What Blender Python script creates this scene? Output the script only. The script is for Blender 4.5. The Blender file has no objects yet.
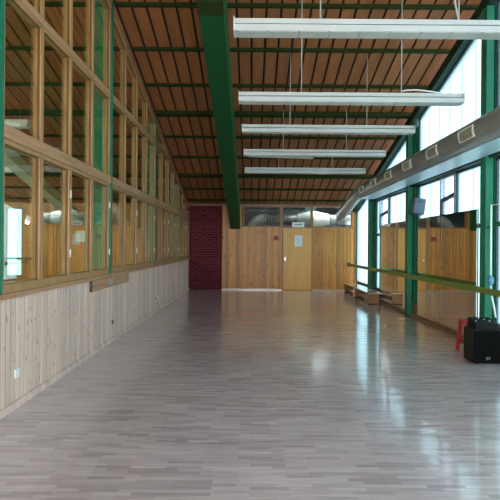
import bpy, bmesh, math, random
from mathutils import Vector, Matrix
random.seed(4)
SC = bpy.context.scene
COL = SC.collection
PI = math.pi

# ------------------------------------------------------------------ dimensions (metres; x right, y into the room, z up)
XL = -2.15            # left glazed wall
XR = 3.58             # right window plane
YE = 17.05            # far wall
YF = -3.0             # wall behind the viewer
SL = 0.249            # roof slope
def HC(y): return 2.93 + SL * (YE - y)      # underside of the ceiling boards

# ------------------------------------------------------------------ materials
def new_mat(name):
    m = bpy.data.materials.new(name); m.use_nodes = True
    nt = m.node_tree
    b = nt.nodes.get('Principled BSDF')
    return m, nt, b
def lk(nt, a, b): nt.links.new(a, b)
def coords(nt, scale, rot=(0, 0, 0)):
    tc = nt.nodes.new('ShaderNodeTexCoord'); mp = nt.nodes.new('ShaderNodeMapping')
    mp.inputs['Scale'].default_value = scale; mp.inputs['Rotation'].default_value = rot
    lk(nt, tc.outputs['Object'], mp.inputs['Vector'])
    return mp.outputs['Vector']
def noise(nt, vec, scale, detail=4, rough=.55):
    n = nt.nodes.new('ShaderNodeTexNoise')
    n.inputs['Scale'].default_value = scale; n.inputs['Detail'].default_value = detail; n.inputs['Roughness'].default_value = rough
    if vec is not None: lk(nt, vec, n.inputs['Vector'])
    return n.outputs['Fac']
def ramp(nt, fac, stops):
    r = nt.nodes.new('ShaderNodeValToRGB')
    e = r.color_ramp.elements
    while len(e) < len(stops): e.new(.5)
    for el, (p, c) in zip(e, stops):
        el.position = p; el.color = (*c, 1)
    lk(nt, fac, r.inputs['Fac'])
    return r.outputs['Color']
def bump(nt, b, fac, strength, dist=.01):
    bp = nt.nodes.new('ShaderNodeBump'); bp.inputs['Strength'].default_value = strength; bp.inputs['Distance'].default_value = dist
    lk(nt, fac, bp.inputs['Height']); lk(nt, bp.outputs['Normal'], b.inputs['Normal'])
def mixrgb(nt, a, b, fac=.5, mode='MIX'):
    m = nt.nodes.new('ShaderNodeMix'); m.data_type = 'RGBA'; m.blend_type = mode
    for v, k in ((fac, 0), (a, 6), (b, 7)):
        if hasattr(v, 'links') or isinstance(v, bpy.types.NodeSocket): lk(nt, v, m.inputs[k])
        else: m.inputs[k].default_value = v if k == 0 else (*v, 1)
    return m.outputs[2]

def paint(name, c, rough=.5, metal=0., var=.12, spec=.5):
    m, nt, b = new_mat(name)
    n = noise(nt, coords(nt, (1, 1, 1)), 6, 5)
    lo = tuple(v * (1 - var) for v in c); hi = tuple(min(1, v * (1 + var)) for v in c)
    lk(nt, ramp(nt, n, [(.3, lo), (.7, hi)]), b.inputs['Base Color'])
    b.inputs['Roughness'].default_value = rough; b.inputs['Metallic'].default_value = metal
    b.inputs['Specular IOR Level'].default_value = spec
    return m

def wood(name, lo, hi, grain=(30, 1.2, 30), rough=.45, knots=None, board=None, bvar=.25, spec=.4, coat=0.):
    """grain: noise scale per axis (small along the fibres); board=(axis, pitch, offset) gives each board its own tone."""
    m, nt, b = new_mat(name)
    n = noise(nt, coords(nt, grain), 1, 5, .6)
    c = ramp(nt, n, [(.3, lo), (.68, hi)])
    if knots:
        v = nt.nodes.new('ShaderNodeTexVoronoi'); v.inputs['Scale'].default_value = 1
        lk(nt, coords(nt, knots), v.inputs['Vector'])
        k = ramp(nt, v.outputs['Distance'], [(.1, (.42, .3, .22)), (.24, (1, 1, 1))])
        c = mixrgb(nt, c, k, .8, 'MULTIPLY')
    if board:
        ax, pitch, off = board
        tc = nt.nodes.new('ShaderNodeTexCoord'); sp = nt.nodes.new('ShaderNodeSeparateXYZ')
        lk(nt, tc.outputs['Object'], sp.inputs[0])
        a = nt.nodes.new('ShaderNodeMath'); a.operation = 'SUBTRACT'; lk(nt, sp.outputs[ax], a.inputs[0]); a.inputs[1].default_value = off
        d = nt.nodes.new('ShaderNodeMath'); d.operation = 'DIVIDE'; lk(nt, a.outputs[0], d.inputs[0]); d.inputs[1].default_value = pitch
        f = nt.nodes.new('ShaderNodeMath'); f.operation = 'FLOOR'; lk(nt, d.outputs[0], f.inputs[0])
        w = nt.nodes.new('ShaderNodeTexWhiteNoise'); w.noise_dimensions = '1D'; lk(nt, f.outputs[0], w.inputs['W'])
        t = ramp(nt, w.outputs['Value'], [(0, (1 - bvar,) * 3), (1, (1, 1, 1))])
        c = mixrgb(nt, c, t, 1., 'MULTIPLY')
    lk(nt, c, b.inputs['Base Color'])
    b.inputs['Roughness'].default_value = rough; b.inputs['Specular IOR Level'].default_value = spec
    b.inputs['Coat Weight'].default_value = coat; b.inputs['Coat Roughness'].default_value = .15
    bump(nt, b, n, .15, .004)
    return m

def glass(name, tint, r0, rough=.0, power=5.):
    m = bpy.data.materials.new(name); m.use_nodes = True
    nt = m.node_tree; nt.nodes.clear()
    out = nt.nodes.new('ShaderNodeOutputMaterial'); mx = nt.nodes.new('ShaderNodeMixShader')
    tr = nt.nodes.new('ShaderNodeBsdfTransparent'); tr.inputs[0].default_value = (*tint, 1)
    gl = nt.nodes.new('ShaderNodeBsdfGlossy'); gl.inputs['Roughness'].default_value = rough
    gl.inputs[0].default_value = (.95, 1, .97, 1)
    lw = nt.nodes.new('ShaderNodeLayerWeight'); lw.inputs[0].default_value = .5
    p = nt.nodes.new('ShaderNodeMath'); p.operation = 'POWER'; p.inputs[1].default_value = power
    lk(nt, lw.outputs['Facing'], p.inputs[0])
    s = nt.nodes.new('ShaderNodeMath'); s.operation = 'MULTIPLY_ADD'; s.inputs[1].default_value = 1 - r0; s.inputs[2].default_value = r0
    lk(nt, p.outputs[0], s.inputs[0])
    lk(nt, s.outputs[0], mx.inputs[0]); lk(nt, tr.outputs[0], mx.inputs[1]); lk(nt, gl.outputs[0], mx.inputs[2])
    lk(nt, mx.outputs[0], out.inputs['Surface'])
    return m

def frosted(name):
    m = bpy.data.materials.new(name); m.use_nodes = True
    nt = m.node_tree; nt.nodes.clear()
    out = nt.nodes.new('ShaderNodeOutputMaterial')
    m1 = nt.nodes.new('ShaderNodeMixShader'); m2 = nt.nodes.new('ShaderNodeMixShader')
    tr = nt.nodes.new('ShaderNodeBsdfTransparent'); tr.inputs[0].default_value = (.28, .36, .375, 1)
    tl = nt.nodes.new('ShaderNodeBsdfTranslucent'); tl.inputs[0].default_value = (.28, .36, .375, 1)
    gl = nt.nodes.new('ShaderNodeBsdfGlossy'); gl.inputs['Roughness'].default_value = .25
    m1.inputs[0].default_value = .3
    lk(nt, tr.outputs[0], m1.inputs[1]); lk(nt, tl.outputs[0], m1.inputs[2])
    m2.inputs[0].default_value = .05
    lk(nt, m1.outputs[0], m2.inputs[1]); lk(nt, gl.outputs[0], m2.inputs[2])
    lk(nt, m2.outputs[0], out.inputs['Surface'])
    return m

def floor_mat():
    m, nt, b = new_mat('parquet')
    vec = coords(nt, (1, 1, 1))
    br = nt.nodes.new('ShaderNodeTexBrick')
    br.inputs['Scale'].default_value = 1; br.inputs['Brick Width'].default_value = .24; br.inputs['Row Height'].default_value = .041
    br.inputs['Mortar Size'].default_value = .0012; br.inputs['Mortar Smooth'].default_value = .3; br.inputs['Bias'].default_value = 0
    br.offset = .37; br.squash = 1
    br.inputs['Color1'].default_value = (.0, .0, .0, 1); br.inputs['Color2'].default_value = (1, 1, 1, 1); br.inputs['Mortar'].default_value = (.12, .12, .12, 1)
    lk(nt, vec, br.inputs['Vector'])
    c = ramp(nt, br.outputs['Color'], [(0, (.44, .365, .375)), (.35, (.56, .475, .495)), (.7, (.59, .50, .52)), (1, (.65, .56, .585))])
    g = noise(nt, coords(nt, (3, 60, 1)), 1, 4)
    gr = ramp(nt, g, [(.3, (.82, .82, .82)), (.7, (1.08, 1.08, 1.08))])
    c = mixrgb(nt, c, gr, 1., 'MULTIPLY')
    big = noise(nt, vec, .8, 3)
    gb = ramp(nt, big, [(.3, (.92, .92, .93)), (.7, (1.04, 1.03, 1.02))])
    c = mixrgb(nt, c, gb, 1., 'MULTIPLY')
    lk(nt, c, b.inputs['Base Color'])
    rn = noise(nt, coords(nt, (.7, .5, 1)), 1.3, 4)
    rr = nt.nodes.new('ShaderNodeMapRange'); rr.inputs['To Min'].default_value = .13; rr.inputs['To Max'].default_value = .24
    lk(nt, rn, rr.inputs['Value']); lk(nt, rr.outputs[0], b.inputs['Roughness'])
    b.inputs['Specular IOR Level'].default_value = .6
    b.inputs['Coat Weight'].default_value = .6; b.inputs['Coat Roughness'].default_value = .065
    wv = noise(nt, coords(nt, (1.4, 5, 1)), 1.0, 3)
    bump(nt, b, wv, .35, .012)
    lk(nt, b.inputs['Normal'].links[0].from_socket, b.inputs['Coat Normal'])
    return m

def brick_mat():
    m, nt, b = new_mat('dark_red_brick')
    br = nt.nodes.new('ShaderNodeTexBrick')
    br.inputs['Scale'].default_value = 1; br.inputs['Brick Width'].default_value = .25; br.inputs['Row Height'].default_value = .083
    br.inputs['Mortar Size'].default_value = .009; br.inputs['Mortar Smooth'].default_value = .2
    br.inputs['Color1'].default_value = (.075, .006, .010, 1); br.inputs['Color2'].default_value = (.15, .012, .016, 1); br.inputs['Mortar'].default_value = (.16, .055, .075, 1)
    tc = nt.nodes.new('ShaderNodeTexCoord'); sp = nt.nodes.new('ShaderNodeSeparateXYZ'); cb = nt.nodes.new('ShaderNodeCombineXYZ')
    lk(nt, tc.outputs['Object'], sp.inputs[0]); lk(nt, sp.outputs[0], cb.inputs[0]); lk(nt, sp.outputs[2], cb.inputs[1])
    lk(nt, cb.outputs[0], br.inputs['Vector'])
    lk(nt, br.outputs['Color'], b.inputs['Base Color'])
    b.inputs['Roughness'].default_value = .7; b.inputs['Specular IOR Level'].default_value = .15
    bump(nt, b, br.outputs['Fac'], -.4, .006)
    return m

M = {}
WN = [0]
M['floor'] = floor_mat()
M['brick'] = brick_mat()
M['ceiling'] = wood('ceiling_boards', (.25, .086, .024), (.36, .128, .038), grain=(9, 1.2, 3), rough=.75, board=(0, .235, -9.2), bvar=.2)
M['roof_dark'] = paint('dark_roof_gap', (.012, .009, .008), .9)
M['pine'] = wood('orange_pine', (.57, .205, .032), (.82, .345, .07), grain=(22, 22, 1.3), rough=.35, knots=(6, 6, 3.2), board=(0, .118, -1.02), bvar=.5)
M['door'] = wood('door_veneer', (.66, .30, .062), (.76, .38, .09), grain=(14, 14, .9), rough=.35)
M['wainscot'] = wood('pale_pine_boards', (.74, .52, .43), (.90, .67, .56), grain=(18, 18, 1.5), rough=.5, knots=(9, 15, 7), board=(1, .09, YF), bvar=.26)
M['frame'] = wood('window_frame_wood', (.32, .16, .056), (.48, .265, .115), grain=(25, 6, 3), rough=.4)
M['rebate_shade'] = wood('rebate_shade_wood', (.10, .035, .014), (.16, .06, .025), grain=(25, 6, 3), rough=.5)  # darkened wood: shade of the recessed jamb put into the colour
M['bead'] = wood('bead_wood', (.24, .125, .035), (.36, .20, .065), grain=(25, 6, 3), rough=.5)
M['groove_shade'] = wood('groove_shade_wood', (.30, .19, .13), (.42, .28, .20), grain=(18, 18, 1.5), rough=.6)  # dark colour stands in for shade in the wainscot grooves
M['rail'] = wood('rail_wood', (.36, .175, .085), (.52, .285, .15), grain=(25, 1.5, 25), rough=.42)
M['plinth'] = wood('plinth_wood', (.16, .085, .045), (.26, .14, .075), grain=(25, 1.5, 25), rough=.4)
M['bench'] = wood('bench_wood', (.42, .25, .13), (.60, .40, .23), grain=(22, 1.2, 22), rough=.22, coat=.6)
M['bench_dark'] = wood('bench_leg_wood', (.22, .10, .035), (.34, .165, .06), grain=(14, 14, 2), rough=.4)
M['green'] = paint('green_steel', (.012, .165, .088), .45, var=.15, spec=.35)
M['green_beam'] = paint('green_roof_beam', (.007, .066, .018), .6, var=.12, spec=.2)
M['green_purlin'] = paint('green_purlin_paint', (.022, .032, .008), .8, spec=.08)
M['green_edge'] = paint('dark_green_edge_beam', (.008, .035, .022), .6, spec=.2)
M['barre'] = wood('olive_painted_wood', (.12, .19, .025), (.18, .26, .05), grain=(20, 1.2, 20), rough=.35)
M['glass'] = glass('window_glass', (.93, .97, .83), .06, power=4.)
M['clear'] = glass('clear_glass', (.80, .86, .88), .06)
M['front'] = glass('added_window_glass', (.985, .985, .985), .04)
M['tinted'] = glass('tinted_glass', (.40, .44, .48), .06)
M['clere'] = glass('clerestory_glass', (.9, .95, .95), .05)
M['frost'] = frosted('channel_glass')
M['duct'] = paint('galvanised_duct', (.27, .275, .265), .42, .3, .08)
M['grille'] = paint('grille_frame', (.82, .79, .68), .45, 0)
M['louvre'] = paint('grille_louvre', (.26, .25, .205), .6, 0)
M['white_metal'] = paint('white_enamel', (.52, .53, .52), .35, 0, .04)
M['diffuser'] = paint('lamp_louvre', (.48, .50, .45), .3, 0, .05)
M['white_plastic'] = paint('white_plastic', (.85, .85, .83), .35, 0, .03)
M['paper'] = paint('paper', (.80, .84, .88), .8, 0, .03)
M['ink'] = paint('dark_ink', (.06, .08, .11), .7)
M['pale_ink'] = paint('pale_ink', (.42, .55, .70), .8)
M['red'] = paint('red_enamel', (.42, .025, .025), .4)
M['red_plastic'] = paint('red_plastic', (.45, .012, .03), .4)
M['black'] = paint('black_vinyl', (.006, .006, .006), .6, spec=.2)
M['black_grille'] = paint('black_grille', (.003, .003, .003), .8, spec=.1)
M['charcoal'] = paint('charcoal_carpet', (.022, .021, .019), .9, spec=.2)
M['silver'] = paint('silver', (.62, .66, .70), .3, .6)
M['spk'] = paint('grey_blue_plastic', (.095, .125, .18), .5)
M['blue'] = paint('blue_plastic', (.10, .22, .38), .25)
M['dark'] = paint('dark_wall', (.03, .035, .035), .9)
M['aluminium'] = paint('aluminium', (.35, .42, .46), .4, .5)
M['dark_frame'] = paint('dark_window_frame', (.035, .05, .06), .5)
M['steel'] = paint('brushed_steel', (.55, .56, .57), .25, .9)
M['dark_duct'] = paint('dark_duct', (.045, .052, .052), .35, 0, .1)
M['ledge'] = paint('ledge_sheet', (.36, .44, .47), .4, 0, .06)
M['brown'] = paint('brown_plastic', (.07, .045, .03), .5)
M['wire'] = paint('wire', (.45, .45, .43), .5, .3)
m, nt, b = new_mat('mirror'); b.inputs['Metallic'].default_value = 1; b.inputs['Roughness'].default_value = .025
lk(nt, ramp(nt, noise(nt, coords(nt, (1, 1, 1)), 2), [(.3, (.90, .92, .88)), (.7, (.93, .94, .91))]), b.inputs['Base Color'])
M['mirror'] = m

# ------------------------------------------------------------------ mesh helpers
class MB:
    def __init__(self, origin=(0, 0, 0)):
        self.bm = bmesh.new(); self.o = Vector(origin)
    def poly_prism(self, pts, vec):
        """pts: planar 3-D polygon; extruded by vec."""
        v0 = [self.bm.verts.new(Vector(p) - self.o) for p in pts]
        v1 = [self.bm.verts.new(Vector(p) + Vector(vec) - self.o) for p in pts]
        n = len(pts)
        self.bm.faces.new(v0); self.bm.faces.new(v1[::-1])
        for i in range(n): self.bm.faces.new((v0[i], v1[i], v1[(i + 1) % n], v0[(i + 1) % n]))
        return self
    def box(self, x0, x1, y0, y1, z0, z1):
        return self.poly_prism([(x0, y0, z0), (x1, y0, z0), (x1, y1, z0), (x0, y1, z0)], (0, 0, z1 - z0))
    def sloped(self, x0, x1, y0, y1, d0, d1):
        """a bar following the roof between depths d0 < d1 below the boards"""
        return self.poly_prism([(x0, y0, HC(y0) - d1), (x0, y1, HC(y1) - d1), (x0, y1, HC(y1) - d0), (x0, y0, HC(y0) - d0)], (x1 - x0, 0, 0))
    def ring(self, outer, inner, vec):
        n = len(outer); V = Vector(vec)
        mk = lambda p: self.bm.verts.new(Vector(p) - self.o)
        a = [mk(p) for p in outer]; b_ = [mk(p) for p in inner]
        c = [mk(Vector(p) + V) for p in outer]; d = [mk(Vector(p) + V) for p in inner]
        f = self.bm.faces.new
        for i in range(n):
            j = (i + 1) % n
            f((a[i], a[j], b_[j], b_[i])); f((c[j], c[i], d[i], d[j])); f((a[j], a[i], c[i], c[j])); f((b_[i], b_[j], d[j], d[i]))
        return self
    def tube(self, path, r, seg=10, cap=True):
        path = [Vector(p) - self.o for p in path]
        rs = r if isinstance(r, (list, tuple)) else [r] * len(path)
        rings = []
        ref = None
        for i, p in enumerate(path):
            t = (path[min(i + 1, len(path) - 1)] - path[max(i - 1, 0)]).normalized()
            if ref is None:
                ref = Vector((0, 0, 1)) if abs(t.z) < .9 else Vector((1, 0, 0))
            u = (ref - t * ref.dot(t)).normalized(); w = t.cross(u); ref = u
            rings.append([self.bm.verts.new(p + (u * math.cos(2 * PI * k / seg) + w * math.sin(2 * PI * k / seg)) * rs[i]) for k in range(seg)])
        for a, b_ in zip(rings, rings[1:]):
            for k in range(seg):
                f = self.bm.faces.new((a[k], a[(k + 1) % seg], b_[(k + 1) % seg], b_[k])); f.smooth = True
        if cap:
            self.bm.faces.new(rings[0][::-1]); self.bm.faces.new(rings[-1])
        return self
    def build(self, name, mat, parent=None, bevel=0., rot=None):
        bmesh.ops.recalc_face_normals(self.bm, faces=self.bm.faces)
        me = bpy.data.meshes.new(name); self.bm.to_mesh(me); self.bm.free()
        me.materials.append(mat)
        o = bpy.data.objects.new(name, me); COL.objects.link(o)
        if parent is None: o.location = self.o
        else: o.parent = parent
        if rot is not None: o.rotation_euler = rot
        if bevel:
            bv = o.modifiers.new('bevel', 'BEVEL'); bv.width = bevel; bv.segments = 2; bv.limit_method = 'ANGLE'
        return o

def tag(o, label=None, cat=None, group=None, kind=None):
    if label: o['label'] = label
    if cat: o['category'] = cat
    if group: o['group'] = group
    if kind: o['kind'] = kind
    return o
def thing(name, label, cat, loc=(0, 0, 0), group=None, kind=None, rz=0.):
    o = bpy.data.objects.new(name, None); COL.objects.link(o); o.empty_display_size = .1
    o.location = loc; o.rotation_euler = (0, 0, rz)
    return tag(o, label, cat, group, kind)
def struct(mb, name, mat, label, cat, bevel=0.):
    return tag(mb.build(name, mat, None, bevel), label, cat, None, 'structure')
ORD = ['first', 'second', 'third', 'fourth', 'fifth', 'sixth', 'seventh', 'eighth', 'ninth', 'tenth', 'eleventh', 'twelfth',
       'thirteenth', 'fourteenth', 'fifteenth', 'sixteenth', 'seventeenth', 'eighteenth', 'nineteenth', 'twentieth']

def clip_top(poly, H):
    """clip (y, z) polygon to z <= H(y) (H linear)"""
    out = []
    n = len(poly)
    for i in range(n):
        p, q = poly[i], poly[(i + 1) % n]
        dp, dq = H(p[0]) - p[1], H(q[0]) - q[1]
        if dp >= 0: out.append(p)
        if dp * dq < 0:
            t = dp / (dp - dq); out.append((p[0] + t * (q[0] - p[0]), p[1] + t * (q[1] - p[1])))
    return out
def inset(poly, w):
    n = len(poly)
    area = sum(poly[i][0] * poly[(i + 1) % n][1] - poly[(i + 1) % n][0] * poly[i][1] for i in range(n)) / 2
    s = 1 if area > 0 else -1
    lines = []
    for i in range(n):
        (x0, y0), (x1, y1) = poly[i], poly[(i + 1) % n]
        l = math.hypot(x1 - x0, y1 - y0); dx, dy = (x1 - x0) / l, (y1 - y0) / l
        ww = w[i] if isinstance(w, (list, tuple)) else w
        lines.append((x0 - dy * s * ww, y0 + dx * s * ww, dx, dy))
    res = []
    for i in range(n):
        x0, y0, dx0, dy0 = lines[i - 1]; x1, y1, dx1, dy1 = lines[i]
        den = dx0 * dy1 - dy0 * dx1
        t = ((x1 - x0) * dy1 - (y1 - y0) * dx1) / den
        res.append((x0 + t * dx0, y0 + t * dy0))
    return res
def at_x(poly, x): return [(x, p[0], p[1]) for p in poly]
def window(mat_frame, label, loc):
    WN[0] += 1
    return thing('window_%d' % WN[0], label, 'window', loc, None, 'structure')

# ------------------------------------------------------------------ floor, ceiling, outer walls
struct(MB((0, 0, 0)).box(-9.1, 3.75, YF - .1, YE + .1, -.15, 0), 'floor', M['floor'], 'glossy grey-brown strip parquet floor', 'floor')
c = MB((0, 0, 0))
x = -9.2; k = 0
while x < 3.7:
    c.poly_prism([(x + .019, YF, HC(YF)), (x + .019, YE + .08, HC(YE + .08)), (x + .019, YE + .08, HC(YE + .08) + .03), (x + .019, YF, HC(YF) + .03)], (.197, 0, 0))
    x += .235
struct(c, 'ceiling', M['ceiling'], 'sloping reddish-brown board ceiling with dark gaps', 'ceiling')
struct(MB().poly_prism([(-9.2, YF - .1, HC(YF - .1) + .05), (-9.2, YE + .1, HC(YE + .1) + .05), (-9.2, YE + .1, HC(YE + .1) + .2), (-9.2, YF - .1, HC(YF - .1) + .2)], (13., 0, 0)),
       'ceiling', M['roof_dark'], 'dark roof deck above the ceiling boards', 'roof')
ADDED_FW = [(-8.2, -3.2, .6, 2.95), (-1.7, 3.2, .6, 2.95), ]  # windows added behind the viewer to brighten both halls
w = MB().box(-9.1, 3.75, YF - .15, YF - .02, 0, .6).box(-9.1, 3.75, YF - .15, YF - .02, 2.95, HC(YF) + .05)
for a, b_ in ((-9.1, -8.2), (-3.2, -1.7), (3.2, 3.75)): w.box(a, b_, YF - .15, YF - .02, .6, 2.95)
struct(w, 'wall_front', M['wainscot'], 'wall behind the viewer closing the hall', 'wall')
for i, (a, b_, z0, z1) in enumerate(ADDED_FW):
    wd = window(None, ['wide low window added behind the viewer to light the next hall', 'wide low window added behind the viewer to light the hall', 'wide high window added behind the viewer to light the next hall', 'wide high window added behind the viewer to light the hall'][i], ((a + b_) / 2, YF, z0)); o = wd.location
    f = MB(o)
    for k in range(6):
        xx = a + (b_ - a - .06) * k / 5; f.box(xx, xx + .06, YF - .12, YF - .05, z0, z1)
    f.box(a, b_, YF - .11, YF - .06, z0, z0 + .06).box(a, b_, YF - .11, YF - .06, z1 - .06, z1).box(a, b_, YF - .11, YF - .06, (z0 + z1) / 2, (z0 + z1) / 2 + .07)
    f.build('window_frame', M['frame'], wd)
    MB(o).box(a, b_, YF - .09, YF - .083, z0, z1).build('pane', M['front'], wd)
# hall beyond the left glazing
w = MB()
for a, b_ in ((YF, -1.6), (2.4, 3.0), (7.0, 7.6), (11.6, 12.2), (16.2, YE)): w.box(-9.25, -9.1, a, b_, 0, HC(b_))
for a, b_ in ((-1.6, 2.4), (3.0, 7.0), (7.6, 11.6), (12.2, 16.2)): w.box(-9.25, -9.1, a, b_, 0, .9).box(-9.25, -9.1, a, b_, 2.7, HC(b_))
struct(w, 'wall_left', M['wainscot'], 'far side wall of the hall beyond the left glazing', 'wall')
for i, (a, b_) in enumerate(((-1.6, 2.4), (3.0, 7.0), (7.6, 11.6), (12.2, 16.2))):  # side windows added to let more light into the next hall
    wd = window(None, '%s added side window lighting the hall beyond the left glazing, from the near end' % ORD[i], (-9.15, (a + b_) / 2, .9)); o = wd.location
    MB(o).ring([(-9.2, a, .9), (-9.2, b_, .9), (-9.2, b_, 2.7), (-9.2, a, 2.7)], [(-9.2, a + .06, .96), (-9.2, b_ - .06, .96), (-9.2, b_ - .06, 2.64), (-9.2, a + .06, 2.64)], (.07, 0, 0)).build('window_frame', M['frame'], wd)
    MB(o).box(-9.17, -9.162, a + .06, b_ - .06, .96, 2.64).build('pane', M['frost'], wd)

# --- far wall
w = MB()
def boards(mb, x0, x1, z0, z1, y=YE, pitch=.118, th=.025):
    x = x0
    while x < x1 - .02:
        xe = min(x + pitch, x1)
        mb.box(x + .006, xe - .006, y, y + th, z0, z1)
        x = xe
DX0, DX1, DH = 1.06, 2.03, 2.12
boards(w, -1.02, DX0 - .03, .05, 2.15)
boards(w, DX1 + .03, 3.58, .05, 2.15)
boards(w, -1.02, -.34, 2.15, 2.9)
boards(w, 3.41, 3.58, 2.15, 2.9)
w.box(-1.02, DX0 - .03, YE + .02, YE + .06, 0, 2.15).box(DX1 + .03, 3.62, YE + .02, YE + .06, 0, 2.15).box(DX0 - .03, DX1 + .03, YE + .052, YE + .08, 0, 2.15).box(-1.02, -.34, YE + .02, YE + .06, 2.15, 2.98).box(3.41, 3.62, YE + .02, YE + .06, 2.15, 2.98)
struct(w, 'wall_back', M['pine'], 'far wall of upright orange pine boards', 'wall')
struct(MB((XL, YE, 0)).box(XL, -1.022, YE - .01, YE + .1, 0, 2.98), 'wall_back', M['brick'], 'dark red brick section of the far wall at left', 'wall')
w = MB()
boards(w, -7.83, XL - .01, .05, 2.15)
w.box(-7.83, XL - .001, YE + .02, YE + .1, 0, 2.98).box(-9.1, -8.4, YE, YE + .1, 0, 2.98).box(-8.4, -7.83, YE, YE + .1, 0, .4).box(-8.4, -7.83, YE, YE + .1, 2.75, 2.98)
struct(w, 'wall_back', M['pine'], 'end wall of the hall beyond the left glazing', 'wall')
wd = window(None, 'tall bright window at the end of the hall beyond the left glazing', (-8.1, YE, .4)); o = wd.location
MB(o).ring([(-8.4, YE + .02, .4), (-7.83, YE + .02, .4), (-7.83, YE + .02, 2.75), (-8.4, YE + .02, 2.75)], [(-8.36, YE + .02, .44), (-7.87, YE + .02, .44), (-7.87, YE + .02, 2.71), (-8.36, YE + .02, 2.71)], (0, .06, 0)).build('window_frame', M['dark_frame'], wd)
MB(o).box(-8.36, -7.87, YE + .04, YE + .048, .44, 2.71).build('pane', M['frost'], wd)
tag(MB((-7.9, YE - .1, 1)).box(-8.6, -7.4, YE - .12, YE - .06, .98, 1.05).box(-7.5, -7.44, YE - .06, YE + .02, .99, 1.04).build('rail', M['green_edge']), 'dark green rail at the far end, seen through the nearest left window', 'rail')
tag(MB((-5.8, YE, 1.8)).box(-6.0, -5.6, YE - .012, YE + .001, 1.6, 1.97).build('paper_notice', M['paper']), 'white paper on a pine wall, seen through the left windows', 'paper')
t = thing('corridor_duct', 'pale duct along the far end, seen through the left windows', 'duct', (-6, YE - .3, 2.3)); o = t.location
MB(o).tube([(-7.0, YE - .25, 2.38), (-6.43, YE - .25, 2.38)], .17, 18).build('duct_pipe', M['duct'], t)
MB(o).tube([(-6.43, YE - .25, 2.38), (-6.0, YE - .25, 2.38)], .13, 18).build('duct_pipe', M['duct'], t)
MB(o).tube([(-6.0, YE - .25, 2.38), (-4.9, YE - .25, 2.38)], .17, 18).build('duct_pipe', M['duct'], t)
for xx in (-6.7, -5.2): MB(o).box(xx - .02, xx + .02, YE - .26, YE - .24, 2.54, HC(YE - .26) + .004).build('hanger', M['wire'], t)
for i, (yl, zl, xa, xb) in enumerate([(8.7, 3.66, -6.9, -3.9), (13.0, 3.5, -8.7, -5.7)]):
    t = thing('strip_lamp', ['grey strip lamp seen through the nearest left windows above the rail', 'grey strip lamp seen low through the nearest left window'][i], 'lamp', ((xa + xb) / 2, yl, zl - .1)); o = t.location
    MB(o).box(xa, xb, yl - .05, yl + .05, zl - .05, zl).build('lamp_body', M['white_metal'], t, .004)
    MB(o).box(xa, xb, yl - .085, yl + .085, zl - .13, zl - .055).build('lamp_shade', M['white_metal'], t)
    for xw in (xa + .8, xb - .8): MB(o).tube([(xw, yl, zl - .002), (xw, yl, HC(yl) + .002)], .007, 6).build('hanging_wire', M['wire'], t)
struct(MB().box(-1.02, DX0 - .04, YE - .015, YE, 0, .05).box(DX1 + .04, 3.5, YE - .015, YE, 0, .05), 'baseboard_back', M['bench'], 'pale wooden baseboard under the far pine wall', 'baseboard')
struct(MB().box(XL, 3.6, YE - .03, YE + .05, 2.86, 2.93), 'trim_1', M['plinth'], 'dark timber strip where far wall meets ceiling', 'trim')

# door
d = thing('door_1', 'plain orange-brown wooden door in the far wall with paper notice', 'door', ((DX0 + DX1) / 2, YE, 0), None, 'structure')
o = d.location
MB(o).box(DX0, DX1, YE - .012, YE + .03, .012, DH).build('door_leaf', M['door'], d, .003)
MB(o).box(DX0 - .03, DX0 - .004, YE - .006, YE + .05, 0, DH + .03).box(DX1 + .004, DX1 + .03, YE - .006, YE + .05, 0, DH + .03).box(DX0 - .004, DX1 + .004, YE - .006, YE + .05, DH + .004, DH + .03).build('door_frame', M['plinth'], d)
hb = MB(o); hb.box(DX0 + .055, DX0 + .085, YE - .02, YE - .012, 1.0, 1.14)
hp = hb.build('handle_plate', M['steel'], d, .004)
h2 = MB(o); h2.tube([(DX0 + .07, YE - .018, 1.08), (DX0 + .07, YE - .06, 1.08), (DX0 + .085, YE - .065, 1.08), (DX0 + .19, YE - .065, 1.08)], .010, 8)
h2.build('handle', M['steel'], d)

# clerestory with corridor behind
CL0, CL1, CB, CT = -.31, 3.41, 2.15, 2.86
bays = [(CL0, 1.0), (1.0, 2.03), (2.03, CL1)]
for i, (a, b_) in enumerate(bays):
    wd = window(None, ['long glazed panel above the pine wall, left of the door', 'glazed panel right above the door', 'glazed panel at far right above the pine wall, by the duct end'][i], ((a + b_) / 2, YE, CB))
    o = wd.location
    fw = .05
    outer = [(a, YE - .015, CB), (b_, YE - .015, CB), (b_, YE - .015, CT), (a, YE - .015, CT)]
    inner = [(a + fw, YE - .015, CB + .035), (b_ - fw, YE - .015, CB + .035), (b_ - fw, YE - .015, CT - .03), (a + fw, YE - .015, CT - .03)]
    MB(o).ring(outer, inner, (0, .075, 0)).build('window_frame', M['bench_dark'], wd)
    MB(o).box(a + fw, b_ - fw, YE + .02, YE + .028, CB + .035, CT - .03).build('pane', M['clere'], wd)
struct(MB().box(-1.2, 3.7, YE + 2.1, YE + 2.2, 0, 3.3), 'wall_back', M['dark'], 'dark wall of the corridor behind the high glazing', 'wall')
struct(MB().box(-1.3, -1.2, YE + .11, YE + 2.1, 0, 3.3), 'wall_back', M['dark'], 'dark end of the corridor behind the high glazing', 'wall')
struct(MB().box(3.62, 3.7, YE + .11, YE + .55, 0, 3.3).box(3.62, 3.7, YE + 1.1, YE + 2.1, 0, 3.3).box(3.62, 3.7, YE + .55, YE + 1.1, 2.75, 3.3), 'wall_back', M['dark'], 'outer end of the corridor with a small opening added for light', 'wall')  # opening added so daylight reaches the corridor duct
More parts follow.
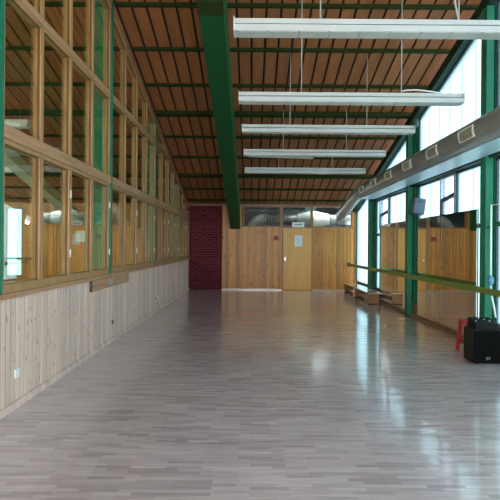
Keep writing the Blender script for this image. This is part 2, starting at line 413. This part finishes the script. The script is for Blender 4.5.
struct(MB().box(-1.2, 2.0, YE + .11, YE + 2.1, 3.16, 3.3).box(2.0, 3.7, YE + .9, YE + 2.1, 3.16, 3.3), 'ceiling', M['dark'], 'corridor ceiling behind the high glazing, opened to light the duct', 'ceiling')  # right part left open as an added skylight over the white reducer
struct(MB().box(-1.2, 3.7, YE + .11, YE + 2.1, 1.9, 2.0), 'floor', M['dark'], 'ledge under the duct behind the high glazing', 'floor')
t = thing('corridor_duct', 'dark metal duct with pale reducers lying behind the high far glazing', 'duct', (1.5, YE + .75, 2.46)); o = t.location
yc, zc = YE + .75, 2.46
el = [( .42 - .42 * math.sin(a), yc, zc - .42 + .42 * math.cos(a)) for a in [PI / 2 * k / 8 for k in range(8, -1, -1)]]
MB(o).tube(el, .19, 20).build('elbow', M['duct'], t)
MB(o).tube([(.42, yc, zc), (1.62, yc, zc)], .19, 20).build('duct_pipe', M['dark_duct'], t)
MB(o).tube([(1.55, yc, zc), (1.62, yc, zc), (2.08, yc, zc), (2.11, yc, zc)], [.17, .2, .3, .3], 20).build('reducer', paint('pale_green_sheet', (.26, .29, .23), .5), t)
MB(o).tube([(2.13, yc, zc), (2.16, yc, zc), (2.68, yc, zc), (2.72, yc, zc)], [.31, .31, .2, .2], 20).build('white_reducer', M['white_plastic'], t)['label'] = 'white tapered reducer'
MB(o).tube([(2.72, yc, zc), (3.6, yc, zc)], .17, 20).build('duct_pipe', M['duct'], t)
MB(o).tube([(.44, yc, zc), (.48, yc, zc)], .2, 20).build('flange', M['duct'], t)

# ------------------------------------------------------------------ left wall: wainscot, rails, columns, windows
posts = [4.235, 7.57, 11.05, 14.65]
PW = .045
w = MB()
y = YF; k = 0
while y < YE - .02:
    ye = min(y + .09, YE - .012)
    if ye - y > .03:
        w.box(XL - .0048, XL, y + .010, ye - .010, .07, 1.02)
    y += .09
struct(w, 'wall_left', M['wainscot'], 'pale upright-boarded wainscot under the left glazing', 'wall')
struct(MB().box(XL - .06, XL - .005, YF, YE - .012, 0, 1.02), 'wall_left', M['groove_shade'], 'brown backing coloured as groove shade between the pale wainscot boards', 'wall')
struct(MB().box(XL, XL + .018, YF, YE - .012, 0, .07), 'baseboard_left', M['wainscot'], 'pale wooden baseboard along the left wainscot', 'baseboard', .003)
def between(f):
    e = [YF] + posts + [YE - .012]
    for a, b_ in zip(e, e[1:]): f(a + (PW if a != YF else 0), b_ - (PW if b_ in posts else 0))
s = MB(); between(lambda a, b_: s.box(XL - .25, XL + .03, a, b_, 1.02, 1.065)); struct(s, 'trim_2', M['rail'], 'narrow wooden sill along the top of the left wainscot', 'sill')
s = MB(); between(lambda a, b_: s.box(XL - .12, XL + .022, a, b_, 2.42, 2.525)); struct(s, 'trim_3', M['rail'], 'wooden rail between lower and middle rows of left windows', 'rail')
def HL(y): return HC(y) - .24
yr = YE - (3.80 + .24 - 2.93) / SL
s = MB(); between(lambda a, b_: s.box(XL - .12, XL + .004, a, min(b_, yr), 3.735, 3.795) if a < yr else None); struct(s, 'trim_4', M['rail'], 'upper wooden rail below the top row of left windows', 'rail')
s = MB(); between(lambda a, b_: s.sloped(XL - .12, XL + .012, a, b_, .09, .24)); struct(s, 'trim_5', M['rail'], 'sloping wooden head along the top of left glazing', 'trim')
for i, yp in enumerate(posts):
    lab = ['nearest of the green columns in the left glazing, at the picture edge', 'green column in the left glazing beside the board under the sill',
           'green column in the left glazing, second from the brick wall', 'green column in the left glazing closest to the brick wall'][i]
    t = thing('steel_column', lab, 'column', (XL, yp, 0), 'green columns in the left glazing'); o = t.location
    z0 = 1.0 if i else 1.0
    p = MB(o)
    top = HC(yp + PW) - .09
    p.box(XL - .26, XL + .018, yp - PW, yp - PW + .014, 1.066, top).box(XL - .26, XL + .018, yp + PW - .014, yp + PW, 1.066, top).box(XL - .26, XL + .015, yp - PW + .014, yp + PW - .014, 1.066, top)
    p.build('column_shaft', M['green'], t)
# windows
rows = [('lower', 1.066, 2.42), ('middle', 2.525, 3.73), ('top', 3.80, 8.5)]
bay_e = [(.85, 4.25 - PW, 4), (4.25 + PW, 7.57 - PW, 4), (7.57 + PW, 11.05 - PW, 4), (11.05 + PW, 14.65 - PW, 4), (14.65 + PW, YE - .014, 3)]
for rn, z0, z1 in rows:
    idx = 0
    cells = []
    for (a, b_, n) in bay_e:
        for k in range(n): cells.append((a + (b_ - a) * k / n, a + (b_ - a) * (k + 1) / n))
    nc = len(cells)
    for q, (a, b_) in enumerate(cells):
        poly = clip_top([(a, z0), (b_, z0), (b_, z1), (a, z1)], HL)
        if len(poly) < 3: continue
        hs = [p[1] for p in poly]
        if max(hs) - z0 < .3 or (len(poly) == 3): continue
        ys = min(p[1] for p in poly if p[1] > z0 + 1e-6) if any(p[1] > z0 + 1e-6 for p in poly) else z0
        if ys - z0 < .14: continue
        wd = window(None, 'wood framed pane of the %s row of left windows, %s from the brick end' % (rn, ORD[nc - 1 - q]), (XL, (a + b_) / 2, z0)); o = wd.location
        fw = .05 if rn == 'lower' else .042
        f = MB(o)
        bw = .085 if rn == 'lower' else (.03 if rn == 'middle' else .022)
        wl = [bw] + [fw] * (len(poly) - 1)
        inn = inset(poly, wl)
        wa = [v - .007 for v in wl]; ia = inset(poly, wa); ib = inset(poly, [v - .011 for v in wl])
        f.ring(at_x(poly, XL - .014), at_x(ia, XL - .014), (.013, 0, 0))
        fr = f.build('window_frame', M['frame'], wd)
        MB(o).ring(at_x(poly, XL - .042), at_x(ib, XL - .042), (.028, 0, 0)).build('rebate_shade', M['rebate_shade'], wd)
        MB(o).ring(at_x(poly, XL - .075), at_x(inn, XL - .075), (.033, 0, 0)).build('glazing_bead', M['bead'], wd)
        MB(o).poly_prism(at_x(inn, XL - .055), (.008, 0, 0)).build('pane', M['glass'], wd)
        if rn == 'lower' and q % 2 == 1 and q > 3:
            for zh in (1.35, 2.05):
                MB(o).tube([(XL + .004, b_ - .004, zh), (XL + .004, b_ - .004, zh + .09)], .009, 8).build('hinge', M['white_plastic'], wd)['label'] = 'white hinge'
struct(MB().box(XL - .12, XL - .02, YF, .85, 1.066, HC(.85) - .35), 'wall_left', M['frame'], 'boarded stretch of left wall nearest the viewer', 'wall')
struct(MB().box(XL - .12, XL - .05, YF, YF + .1, 3, 4), 'trim_6', M['frame'], 'short post at the near end of left wall', 'trim')
# rafter seen beyond the glass
tag(MB((-5.75, 10, 0)).sloped(-5.9, -5.6, 3, YE - .46, .56, .84).build('roof_beam', paint('lit_green_beam', (.50, .55, .38), .5)), 'green roof beam coloured pale as lit by windows, seen through the left windows in the next hall', 'beam')  # paleness stands in for window light falling on the green beam

# ------------------------------------------------------------------ roof steel
t = thing('roof_beam', 'deep green roof beam running down the ceiling beside the hanging lamps', 'beam', (-.59, 8, HC(8) - .84)); o = t.location
bm_ = MB(o).sloped(-.745, -.41, YF, YE - .02, .087, .86)
bm_.build('girder', M['green_beam'], t)
MB(o).sloped(-.75, -.405, 6.5, 6.75, .862, .885).build('splice_plate', M['green_purlin'], t)
t.location.z += 0
pur = [16.6, 15.6, 14.5, 13.28, 12.13, 11.0, 9.93, 8.82, 7.75, 6.65, 5.55, 4.45]
for i, yp in enumerate(pur):
    hv = i in (2, 5)
    hh = .06 if hv else .03; dd = .08 if hv else .042
    p = MB((-2.8, yp, HC(yp)))
    p.sloped(-9.05, 3.6, yp - hh, yp + hh, .0, dd)
    tag(p.build('roof_purlin', M['green_purlin']), 'dark green purlin across the ceiling boards, %s from the far wall' % ORD[i] + (', thicker' if hv else ''), 'purlin', 'green purlins across the ceiling')
tag(MB((3.5, 8, HC(8))).sloped(3.43, 3.66, YF, YE - .02, .087, .26).build('edge_beam', M['green_edge']), 'dark green sloping beam where ceiling meets the right windows', 'beam')

# ------------------------------------------------------------------ right wall
def HR(y): return HC(y) - .26
rposts = [7.4, 11.05, 14.65]
for i, yp in enumerate(rposts):
    lab = ['green steel column by the black floor speaker and red stool', 'green steel column carrying the grey-blue wall speaker', 'green steel column behind the wooden bench'][i]
    t = thing('steel_column', lab, 'column', (3.54, yp, 0), 'green columns along the right windows'); o = t.location
    top = HR(yp + .09) - .004
    xr_ = 3.625 if i == 0 else 3.66
    MB(o).box(3.41, 3.52, yp - .09, yp + .09, .012, top).box(3.54, xr_, yp - .09, yp + .09, .012, top).box(3.52, 3.54, yp - .02, yp + .07, .012, top).build('column_shaft', M['green'], t)
    MB(o).box(3.40, 3.68, yp - .1, yp + .1, 0, .012).build('base_plate', M['green_edge'], t)
ends = [YF] + rposts + [YE - .02]
s = MB()
for a, b_ in zip(ends[:-2], ends[1:-1]): s.box(3.44, 3.64, a + .1, b_ - .1, 2.82, 2.97)
struct(s, 'trim_7', M['green_edge'], 'dark green horizontal beam behind the duct on right wall', 'beam')
s = MB()
for a, b_ in zip(ends[:-1], ends[1:]): s.box(3.53, 3.66, a + .1, b_ - .1, 0, .27)
struct(s, 'wall_right', M['plinth'], 'low wooden upstand under the right windows', 'wall')
s = MB()
for a, b_ in zip(ends[:-1], ends[1:]): s.box(3.535, 3.68, a + .1, b_ - .1, .27, .31)
struct(s, 'trim_8', M['dark_frame'], 'dark sill under the right windows', 'sill')
def glaze(mb, poly, x):
    """vertical glass channels: sheet plus flanges"""
    y0, y1 = min(p[0] for p in poly), max(p[0] for p in poly)
    n = max(1, round((y1 - y0) / .5)); st = (y1 - y0) / n
    for k in range(n):
        a, b_ = y0 + k * st + .004, y0 + (k + 1) * st - .004
        q = poly
        # clip to strip a..b_
        def cl(q, f):
            out = []
            for i in range(len(q)):
                p, r = q[i], q[(i + 1) % len(q)]
                dp, dr = f(p), f(r)
                if dp >= 0: out.append(p)
                if dp * dr < 0:
                    tt = dp / (dp - dr); out.append((p[0] + tt * (r[0] - p[0]), p[1] + tt * (r[1] - p[1])))
            return out
        q = cl(cl(q, lambda p: p[0] - a), lambda p: b_ - p[0])
        if len(q) > 2:
            mb.poly_prism(at_x(q, x), (.007, 0, 0))
            zt = min(HR(b_), max(p[1] for p in q)) ; zb = min(p[1] for p in q)
            mb.box(x + .009, x + .02, a, a + .005, zb, min(zt, max(p[1] for p in q)))
def rwin(poly, label, w=.03, mid=None, frame='dark_frame'):
    ys = [p[0] for p in poly]
    wd = window(None, label, (XR, (min(ys) + max(ys)) / 2, min(p[1] for p in poly))); o = wd.location
    inn = inset(poly, w)
    f = MB(o).ring(at_x(poly, XR - .03), at_x(inn, XR - .03), (.07, 0, 0))
    f.build('window_frame', M[frame], wd)
    g = MB(o); glaze(g, inn, XR); g.build('pane', M['frost'], wd)
    if mid:
        MB(o).box(XR - .04, XR - .004, min(ys) + w, max(ys) - w, mid, mid + .07).build('transom', M['green'], wd)
    return wd
s = MB()
for yp in rposts[1:]: s.box(3.60, 3.64, yp - .33, yp - .095, .31, HR(yp) - .02)
struct(s, 'trim_9', M['green'], 'green filler strips between window frames and columns', 'trim')
bay_names = ['the bay nearest the viewer', 'the bay beside the tall double mirrors', 'the bay with the bench end', 'the last bay by the far wall']
cas = {1: (8.73, 9.42), 2: (13.0, 13.9)}
for i, (a, b_) in enumerate(zip(ends[:-1], ends[1:])):
    a += .1; b_ -= (.1, .33, .33, 0.)[i]
    up = clip_top([(a, 2.975), (b_, 2.975), (b_, 9), (a, 9)], HR)
    if i < 3:
        rwin(up, 'frosted channel-glass window above the duct in ' + bay_names[i])
    if i == 3:
        rwin(clip_top([(a, .312), (b_, .312), (b_, 9), (a, 9)], HR), 'full-height frosted window in the last bay by the far wall')
    elif i == 0:
        rwin([(a, .312), (b_, .312), (b_, 2.815), (a, 2.815)], 'frosted window below the duct in ' + bay_names[i], mid=1.81)
    else:
        c0, c1 = cas[i]
        rwin([(a, .312), (c0, .312), (c0, 2.815), (a, 2.815)], 'frosted window below the duct in %s, nearer part' % bay_names[i], mid=1.81)
        rwin([(c1, .312), (b_, .312), (b_, 2.815), (c1, 2.815)], 'frosted window below the duct in %s, farther part' % bay_names[i], mid=1.81)
        rwin([(c0, .312), (c1, .312), (c1, 1.98), (c0, 1.98)], 'frosted pane under the small opening window in %s' % bay_names[i])
        wd = window(None, 'small clear opening window with a dark tilted stay in %s' % bay_names[i], (XR, (c0 + c1) / 2, 1.985)); o = wd.location
        poly = [(c0, 1.985), (c1, 1.985), (c1, 2.815), (c0, 2.815)]
        inn = inset(poly, .045)
        MB(o).ring(at_x(poly, XR - .05), at_x(inn, XR - .05), (.09, 0, 0)).build('window_frame', M['aluminium'], wd)
        MB(o).poly_prism(at_x(inn, XR), (.008, 0, 0)).build('pane', M['tinted'], wd)
        MB(o).poly_prism([(XR - .05, c0 + .05, 2.40), (XR - .05, c1 - .05, 2.33), (XR - .05, c1 - .05, 2.40), (XR - .05, c0 + .05, 2.47)], (.045, 0, 0)).build('sash_rail', M['ink'], wd)
        MB(o).poly_prism([(XR - .06, c1 - .12, 2.03), (XR - .06, c1 - .06, 2.03), (XR - .06, c1 - .06, 2.35), (XR - .06, c1 - .12, 2.35)], (.03, 0, 0)).build('stay', M['dark_frame'], wd)

# mirrors
def mirror(y0, y1, label):
    t = thing('wall_mirror', label, 'mirror', (3.5, (y0 + y1) / 2, .06), 'tall mirrors on the right wall'); o = t.location
    MB(o).box(3.5, 3.512, y0 + .012, y1 - .012, .062, 2.1).build('mirror_glass', M['mirror'], t)
    MB(o).box(3.512, 3.527, y0 + .004, y1 - .004, .062, 2.104).build('backing_board', M['dark_frame'], t)
mirror(7.78, 9.3, 'tall mirror right of the seam, nearest the red stool')
mirror(9.3, 10.56, 'tall mirror left of the seam, beside the column with wall speaker')
mirror(11.28, 12.4, 'nearer of the two mirrors reflecting the bench')
mirror(12.4, 13.55, 'farther of the two mirrors reflecting the bench')
s = MB().box(3.44, 3.529, 7.6, 10.9, 0, .06).box(3.44, 3.529, 11.2, 13.6, 0, .06)
struct(s, 'baseboard_right', M['plinth'], 'brown wooden plinth under the right wall mirrors', 'baseboard', .004)

# barre
t = thing('ballet_barre', 'long olive-green wooden barre running in front of the right columns', 'barre', (3.3, 10, .88)); o = t.location
MB(o).box(3.285, 3.325, 3.6, YE - .005, .845, .935).build('rail', M['barre'], t, .008)
for yp in rposts: MB(o).box(3.325, 3.409, yp - .03, yp + .03, .86, .92).build('bracket', M['green_edge'], t)
MB(o).box(3.27, 3.34, YE - .03, YE - .004, .82, .96).build('end_bracket', M['dark_frame'], t)

# bench
t = thing('gym_bench', 'long low wooden gym bench below the far right window', 'bench', (3.2, 14.7, 0)); o = t.location
b0, b1 = 12.95, 16.6
MB(o).box(3.02, 3.40, b0, b1, .275, .31).build('seat', M['bench'], t, .006)
for yy in (b0 + .12, (b0 + b1) / 2, b1 - .2):
    MB(o).poly_prism([(3.06, yy, .02), (3.32, yy, .02), (3.33, yy, .274), (3.05, yy, .274)], (0, .07, 0)).build('leg', M['bench_dark'], t, .004)
MB(o).box(3.155, 3.225, b0 + .2, b1 - .25, .06, .15).build('stretcher', M['bench'], t, .004)
for yy in (b0 + .12, (b0 + b1) / 2, b1 - .2): MB(o).box(3.05, 3.33, yy - .005, yy + .075, 0, .02).build('foot', M['black'], t)

# ------------------------------------------------------------------ duct
t = thing('air_duct', 'long round grey metal air duct with side grilles along right windows', 'duct', (3.05, 9, 3.0)); o = t.location
DXC, DZ, DR = 3.0, 3.03, .17
MB(o).tube([(DXC, YF + .02, DZ), (DXC, 13.9, DZ)], DR, 32).build('duct_pipe', M['duct'], t)
MB(o).tube([(DXC, 13.9, DZ), (DXC, 14.0, DZ), (DXC, 14.15, DZ - .012), (DXC, 14.35, DZ - .04), (DXC, YE - .03, DZ - .50)], DR * .995, 32).build('duct_bend', M['duct'], t)
for k in range(15):
    yy = -2.4 + 1.27 * k - .62 + .6
    if yy > 13.9: break
    MB(o).tube([(DXC, yy - .012, DZ), (DXC, yy + .012, DZ)], DR + .003, 32).build('joint_ring', M['duct'], t)
MB(o).tube([(DXC, 13.88, DZ), (DXC, 13.94, DZ)], DR + .012, 32).build('joint_ring', M['duct'], t)
for k in range(7):
    yy = 5.38 + 1.27 * k
    th = math.radians(8)
    def gp(u, v, dn):     # u along y, v around, dn outwards
        ang = PI + th + v / DR
        r = DR + dn
        return (DXC + math.cos(ang) * r, yy + u, DZ + math.sin(ang) * r)
    g = MB(o)
    # curved frame ring of four bars, each a short prism following the round duct
    hw, hh, bw = .225, .075, .02
    def patch(mb, u0, u1, v0, v1, d0, d1, n=6):
        vs = [v0 + (v1 - v0) * j / n for j in range(n + 1)]
        prof = [gp(u0, v, d0) for v in vs] + [gp(u0, v, d1) for v in reversed(vs)]
        mb.poly_prism(prof, (0, u1 - u0, 0))
    patch(g, -hw, -hw + bw, -hh, hh, .0, .016); patch(g, hw - bw, hw, -hh, hh, .0, .016)
    patch(g, -hw + bw, hw - bw, -hh, -hh + bw * .7, .0, .016, 2); patch(g, -hw + bw, hw - bw, hh - bw * .7, hh, .0, .016, 2)
    gr = g.build('grille', M['grille'], t)
    l = MB(o); patch(l, -hw + bw, hw - bw, -hh + bw * .7, hh - bw * .7, -.004, .003)
    nb = 10
    for j in range(nb):
        u = -hw + bw + (2 * hw - 2 * bw) * (j + .5) / nb
        patch(l, u - .006, u + .006, -hh + bw * .7, hh - bw * .7, .003, .011, 3)
    l.build('louvre', M['louvre'], gr)
for yp in rposts[:2]:
    MB(o).box(DXC + DR - .01, 3.409, yp - .03, yp + .03, DZ - .03, DZ + .03).build('support_bracket', M['green_edge'], t)
s = MB()
s.box(2.99, 3.408, YF, 14.0, 2.838, 2.858)
struct(s, 'trim_10', M['ledge'], 'pale grey-blue ledge under the duct along the right columns', 'ledge')

# ------------------------------------------------------------------ hanging lamps
LX0, LX1 = -.19, 2.86
for i, (yl, zl) in enumerate([(4.95, 3.735), (6.85, 3.60), (8.92, 3.66), (10.85, 3.595), (12.75, 3.50)]):
    lab = ['nearest and largest of the hanging white strip lamps', 'second hanging white strip lamp from the viewer', 'middle one of the five hanging white strip lamps',
           'second hanging white strip lamp from the far wall', 'farthest and smallest of the hanging white strip lamps'][i]
    t = thing('strip_lamp', lab, 'lamp', ((LX0 + LX1) / 2, yl, zl - .15), 'white strip lamps hanging across the hall'); o = t.location
    MB(o).box(LX0, LX1, yl - .05, yl + .05, zl - .05, zl).build('lamp_body', M['white_metal'], t, .004)
    sh = MB(o)
    prof = [(LX0, yl - .085, zl - .135), (LX0, yl + .085, zl - .135), (LX0, yl + .085, zl - .075), (LX0, yl + .048, zl - .058), (LX0, yl - .048, zl - .058), (LX0, yl - .085, zl - .075)]
    sh.poly_prism(prof, (LX1 - LX0, 0, 0)); sh.build('lamp_shade', M['white_metal'], t)
    lv = MB(o); n = 10
    for k in range(n):
        a = LX0 + .03 + (LX1 - LX0 - .06) * k / n
        lv.box(a + .012, a + (LX1 - LX0 - .06) / n - .012, yl - .075, yl + .075, zl - .142, zl - .136)
    lv.build('louvre', M['diffuser'], t)
    for xa in (LX0 - .006, LX1): MB(o).box(xa, xa + .006, yl - .088, yl + .088, zl - .138, zl + .002).build('end_cap', M['white_plastic'], t)
    for xw in (.66, 2.03):
        MB(o).tube([(xw, yl, zl - .002), (xw, yl, HC(yl) + .002)], .007, 6).build('hanging_wire', M['wire'], t)
    if i == 1:
        MB(o).tube([(2.03, yl - .02, zl + .03), (2.1, yl - .02, zl + .045), (2.25, yl - .02, zl + .05), (2.42, yl - .02, zl + .03), (2.55, yl - .02, zl + .012)], .009, 6).build('cable', M['white_plastic'], t)
    if i == 3:
        MB(o).poly_prism([(LX0 + .1, yl - .1, zl - .15), (LX0 + 1.5, yl - .1, zl - .185), (LX0 + 1.5, yl - .1, zl - .178), (LX0 + .1, yl - .1, zl - .143)], (0, .2, 0)).build('loose_louvre', M['white_metal'], t)['label'] = 'louvre hanging loose at one end'
    if i == 0:
        MB(o).tube([(2.03, yl, zl + .001), (1.99, yl, zl + .2), (2.02, yl, zl + .5), (2.0, yl, zl + .9), (2.02, yl, HC(yl))], .01, 6).build('cable', M['wire'], t)

# ------------------------------------------------------------------ small things on walls
t = thing('door_sign', 'white sign with dark lettering over the far door', 'sign', (1.565, YE - .03, 2.235)); o = t.location
MB(o).box(1.36, 1.77, YE - .06, YE - .017, 2.15, 2.315).build('sign_box', M['white_plastic'], t, .004)
g = MB(o); xx = 1.43; random.seed(2)
for wd_ in (.03, .02, .03, .018, .03, .025, .03, .02):
    g.box(xx, xx + wd_, YE - .0625, YE - .06, 2.215, 2.215 + random.choice((.035, .05, .05))); xx += wd_ + .008
g.build('lettering', M['ink'], t)
t = thing('paper_notice', 'white paper notice fixed on the far door', 'paper', (1.585, YE - .014, 1.69)); o = t.location
MB(o).box(1.455, 1.715, YE - .016, YE - .0125, 1.5, 1.875).build('sheet', M['paper'], t)
g = MB(o)
for k in range(6): g.box(1.5, 1.67 - .03 * (k % 3), YE - .0172, YE - .016, 1.56 + k * .045, 1.575 + k * .045)
g.build('print', M['pale_ink'], t)
t = thing('alarm_box', 'small red alarm box on the far pine wall left of the door', 'alarm box', (.82, YE, 1.78)); o = t.location
MB(o).box(.74, .90, YE - .06, YE + .004, 1.70, 1.86).build('case', M['red'], t, .008)
MB(o).box(.785, .855, YE - .066, YE - .06, 1.745, 1.815).build('cover_glass', M['brown'], t)
t = thing('sill_board', 'brown wooden board fixed under the sill of left windows', 'board', (XL, 7.6, .96)); o = t.location
MB(o).box(XL, XL + .03, 6.66, 8.62, .87, 1.018).build('board', M['rail'], t, .003)
MB(o).box(XL + .001, XL + .028, 6.63, 6.66, .87, 1.018).build('end_cap', M['brown'], t)
MB(o).box(XL + .03, XL + .032, 7.38, 7.66, .90, .985).build('grey_patch', paint('patch_grey', (.36, .32, .29), .6), t)  # flat grey patch midway along the board
def socket(y, z, mat, label, s=.04):
    t = thing('wall_socket', label, 'socket', (XL, y, z), 'sockets along the left wainscot'); o = t.location
    MB(o).box(XL, XL + .014, y - s, y + s, z - s, z + s).build('plate', M[mat], t, .004)
    MB(o).tube([(XL + .0142, y, z), (XL + .0165, y, z)], s * .6, 14).build('insert', M[mat if mat == 'brown' else 'paper'], t)
socket(4.58, .32, 'white_plastic', 'white wall socket on left wainscot nearest the viewer')
socket(7.72, .31, 'brown', 'small dark wall socket on left wainscot below the sill board', .03)
socket(11.35, .31, 'white_plastic', 'white wall socket halfway along the left wainscot')
socket(11.22, .31, 'brown', 'dark wall socket right beside the middle white socket', .03)
socket(14.75, .31, 'brown', 'small dark wall socket on left wainscot near the brick wall', .03)
socket(16.6, .30, 'white_plastic', 'white wall socket on left wainscot closest to the brick wall', .035)

# grey wall speaker on the middle right column
t = thing('wall_speaker', 'grey-blue loudspeaker tilted on the middle right green column', 'speaker', (3.455, 10.40, 2.345)); o = t.location
R_ = (math.radians(-5), math.radians(9), math.radians(-3))
q = bpy.data.objects.new('x', None)
def rotbox(par, name, mat, x0, x1, y0, y1, z0, z1, bev=.006):
    ob = MB().box(x0, x1, y0, y1, z0, z1).build(name, mat, par, bev); return ob
cab = rotbox(t, 'cabinet', M['spk'], -.118, .118, -.09, .09, -.165, .165, .012)
rotbox(t, 'front_grille', M['spk'], -.105, .105, -.098, -.09, -.15, .15, .003)
rotbox(t, 'badge', M['ink'], -.06, .05, -.102, -.098, .07, .105, .002)
rotbox(t, 'bracket', M['dark_frame'], -.02, .02, .09, .56, -.06, -.02, .002)
t.rotation_euler = R_

# floor speaker
t = thing('floor_speaker', 'black loudspeaker cabinet standing on the floor by the right wall', 'speaker', (3.135, 6.64, 0)); o = t.location
rotbox(t, 'cabinet', M['charcoal'], -.265, .265, -.20, .13, .012, .44, .012)
rotbox(t, 'front_grille', M['black_grille'], -.265, .265, -.212, -.20, .02, .432, .004)
h_ = rotbox(t, 'side_handle', M['black'], -.271, -.264, -.09, .0, .24, .30, .004)
for sx in (-.22, .22):
    for sy in (-.15, .09): rotbox(t, 'foot', M['black'], sx - .02, sx + .02, sy - .02, sy + .02, 0, .012, 0)
cu = bpy.data.curves.new('badge', 'FONT'); cu.body = 'EV'; cu.size = .05; cu.extrude = .002; cu.align_x = 'CENTER'
tmp = bpy.data.objects.new('badge_text', cu); COL.objects.link(tmp)
dg = bpy.context.evaluated_depsgraph_get(); me = bpy.data.meshes.new_from_object(tmp.evaluated_get(dg))
bpy.data.objects.remove(tmp)
me.materials.clear(); me.materials.append(M['wire'])
bo = bpy.data.objects.new('badge', me); COL.objects.link(bo); bo.parent = t
bo.location = (-.08, -.2135, .06); bo.rotation_euler = (PI / 2, 0, 0)
t.rotation_euler = (0, 0, math.radians(-1))

# mixer on the speaker
t = thing('mixing_desk', 'small black mixing desk lying on the floor speaker', 'mixer', (3.05, 6.60, .4405)); 
mb = MB(); mb.poly_prism([(-.14, -.15, 0), (-.14, .15, 0), (-.14, .15, .125), (-.14, -.15, .085)], (.28, 0, 0)); mb.build('housing', M['black'], t, .005)
for kx in range(6):
    for ky in range(3):
        xx = -.11 + kx * .044; yy = -.06 + ky * .07; zz = .085 + (yy + .15) / .30 * .04
        MB().tube([(xx, yy, zz - .002), (xx, yy, zz + .014)], .009, 8).build('knob', M['silver'] if (kx + ky) % 4 == 0 else M['charcoal'], t)
t.rotation_euler = (0, 0, math.radians(-3))
t = thing('adapter_box', 'silver box on the right end of the floor speaker', 'box', (3.34, 6.60, .4405))
rotbox(t, 'case', M['silver'], -.06, .06, -.09, .09, 0, .045, .008)
rotbox(t, 'lid', M['white_plastic'], -.05, .05, -.08, .08, .045, .055, .003)

# red stool
t = thing('step_stool', 'small red plastic stool half hidden behind the black floor speaker', 'stool', (3.20, 7.2, 0)); o = t.location
rotbox(t, 'seat', M['red_plastic'], -.16, .16, -.14, .14, .415, .45, .01)
for sx in (-1, 1):
    for sy in (-1, 1):
        MB().poly_prism([(sx * .17 - .022, sy * .15 - .018, 0), (sx * .17 + .022, sy * .15 - .018, 0), (sx * .17 + .022, sy * .15 + .018, 0), (sx * .17 - .022, sy * .15 + .018, 0)], (-sx * .03, -sy * .025, .416)).build('leg', M['red_plastic'], t, .004)
rotbox(t, 'step', M['red_plastic'], -.155, .155, -.14, -.105, .12, .175, .004)
rotbox(t, 'stretcher', M['red_plastic'], -.155, .155, .105, .135, .12, .16, .004)
for sx in (-1, 1): rotbox(t, 'side_stretcher', M['red_plastic'], sx * .155 - .012, sx * .155 + .012, -.12, .12, .12, .16, .004)

# crank rod on the near column
t = thing('crank_rod', 'white vertical crank rod with blue joint before the nearest right column', 'rod', (3.44, 7.2, 1.0)); o = t.location
MB(o).tube([(3.44, 7.2, 1.08), (3.44, 7.2, 2.12)], .014, 10).build('rod', M['white_plastic'], t)
MB(o).tube([(3.44, 7.2, .96), (3.44, 7.2, .985), (3.44, 7.2, 1.03), (3.44, 7.2, 1.075), (3.44, 7.2, 1.10)], [.02, .036, .043, .036, .018], 16).build('joint', M['blue'], t)['label'] = 'blue joint'
MB(o).tube([(3.44, 7.2, .97), (3.45, 7.19, .82), (3.48, 7.18, .65), (3.5, 7.17, .5)], .014, 10).build('handle', M['white_plastic'], t)
MB(o).tube([(3.44, 7.2, 2.11), (3.46, 7.05, 2.115), (3.5, 6.85, 2.12)], .007, 8).build('arm', M['white_plastic'], t)
MB(o).box(3.43, 3.45, 7.2, 7.308, 1.78, 1.81).build('clip', M['dark_frame'], t)

# ------------------------------------------------------------------ light: overcast sky through the right-hand windows and the windows added behind the viewer
W = bpy.data.worlds.new('sky'); SC.world = W; W.use_nodes = True
bg = W.node_tree.nodes['Background']
bg.inputs['Color'].default_value = (.93, .965, 1.0, 1); bg.inputs['Strength'].default_value = 4.3
def fportal(x0, x1, z0, z1):
    l = bpy.data.lights.new('window_portal', 'AREA'); l.shape = 'RECTANGLE'; l.size = x1 - x0; l.size_y = z1 - z0; l.cycles.is_portal = True
    ob = bpy.data.objects.new('window_portal', l); COL.objects.link(ob)
    ob.location = ((x0 + x1) / 2, YF - .14, (z0 + z1) / 2); ob.rotation_euler = (PI / 2, 0, 0)
for q in ADDED_FW: fportal(*q)
def portal(y0, y1, z0, z1, x=XR + .12):
    l = bpy.data.lights.new('window_portal', 'AREA'); l.shape = 'RECTANGLE'; l.size = z1 - z0; l.size_y = y1 - y0; l.cycles.is_portal = True
    ob = bpy.data.objects.new('window_portal', l); COL.objects.link(ob)
    ob.location = (x, (y0 + y1) / 2, (z0 + z1) / 2); ob.rotation_euler = (0, PI / 2, 0)
for a, b_ in zip(ends[:-1], ends[1:]):
    portal(a, b_, .3, min(HR(a), 8))

# ------------------------------------------------------------------ camera
cd = bpy.data.cameras.new('camera'); cam = bpy.data.objects.new('camera', cd); COL.objects.link(cam)
cd.sensor_width = 36; cd.lens = 36; cd.clip_start = .05
cd.shift_x = -.004; cd.shift_y = -.008
cam.matrix_world = Matrix.Translation((0, 0, 1.5)) @ Matrix.Rotation(PI / 2, 4, 'X') @ Matrix.Rotation(math.radians(.45), 4, 'Z')
SC.camera = cam
SC.view_settings.view_transform = 'Standard'; SC.view_settings.look = 'None'; SC.view_settings.gamma = 1
SC.view_settings.exposure = 2.02
SC.cycles.max_bounces = 14; SC.cycles.diffuse_bounces = 5; SC.cycles.glossy_bounces = 5; SC.cycles.transparent_max_bounces = 24
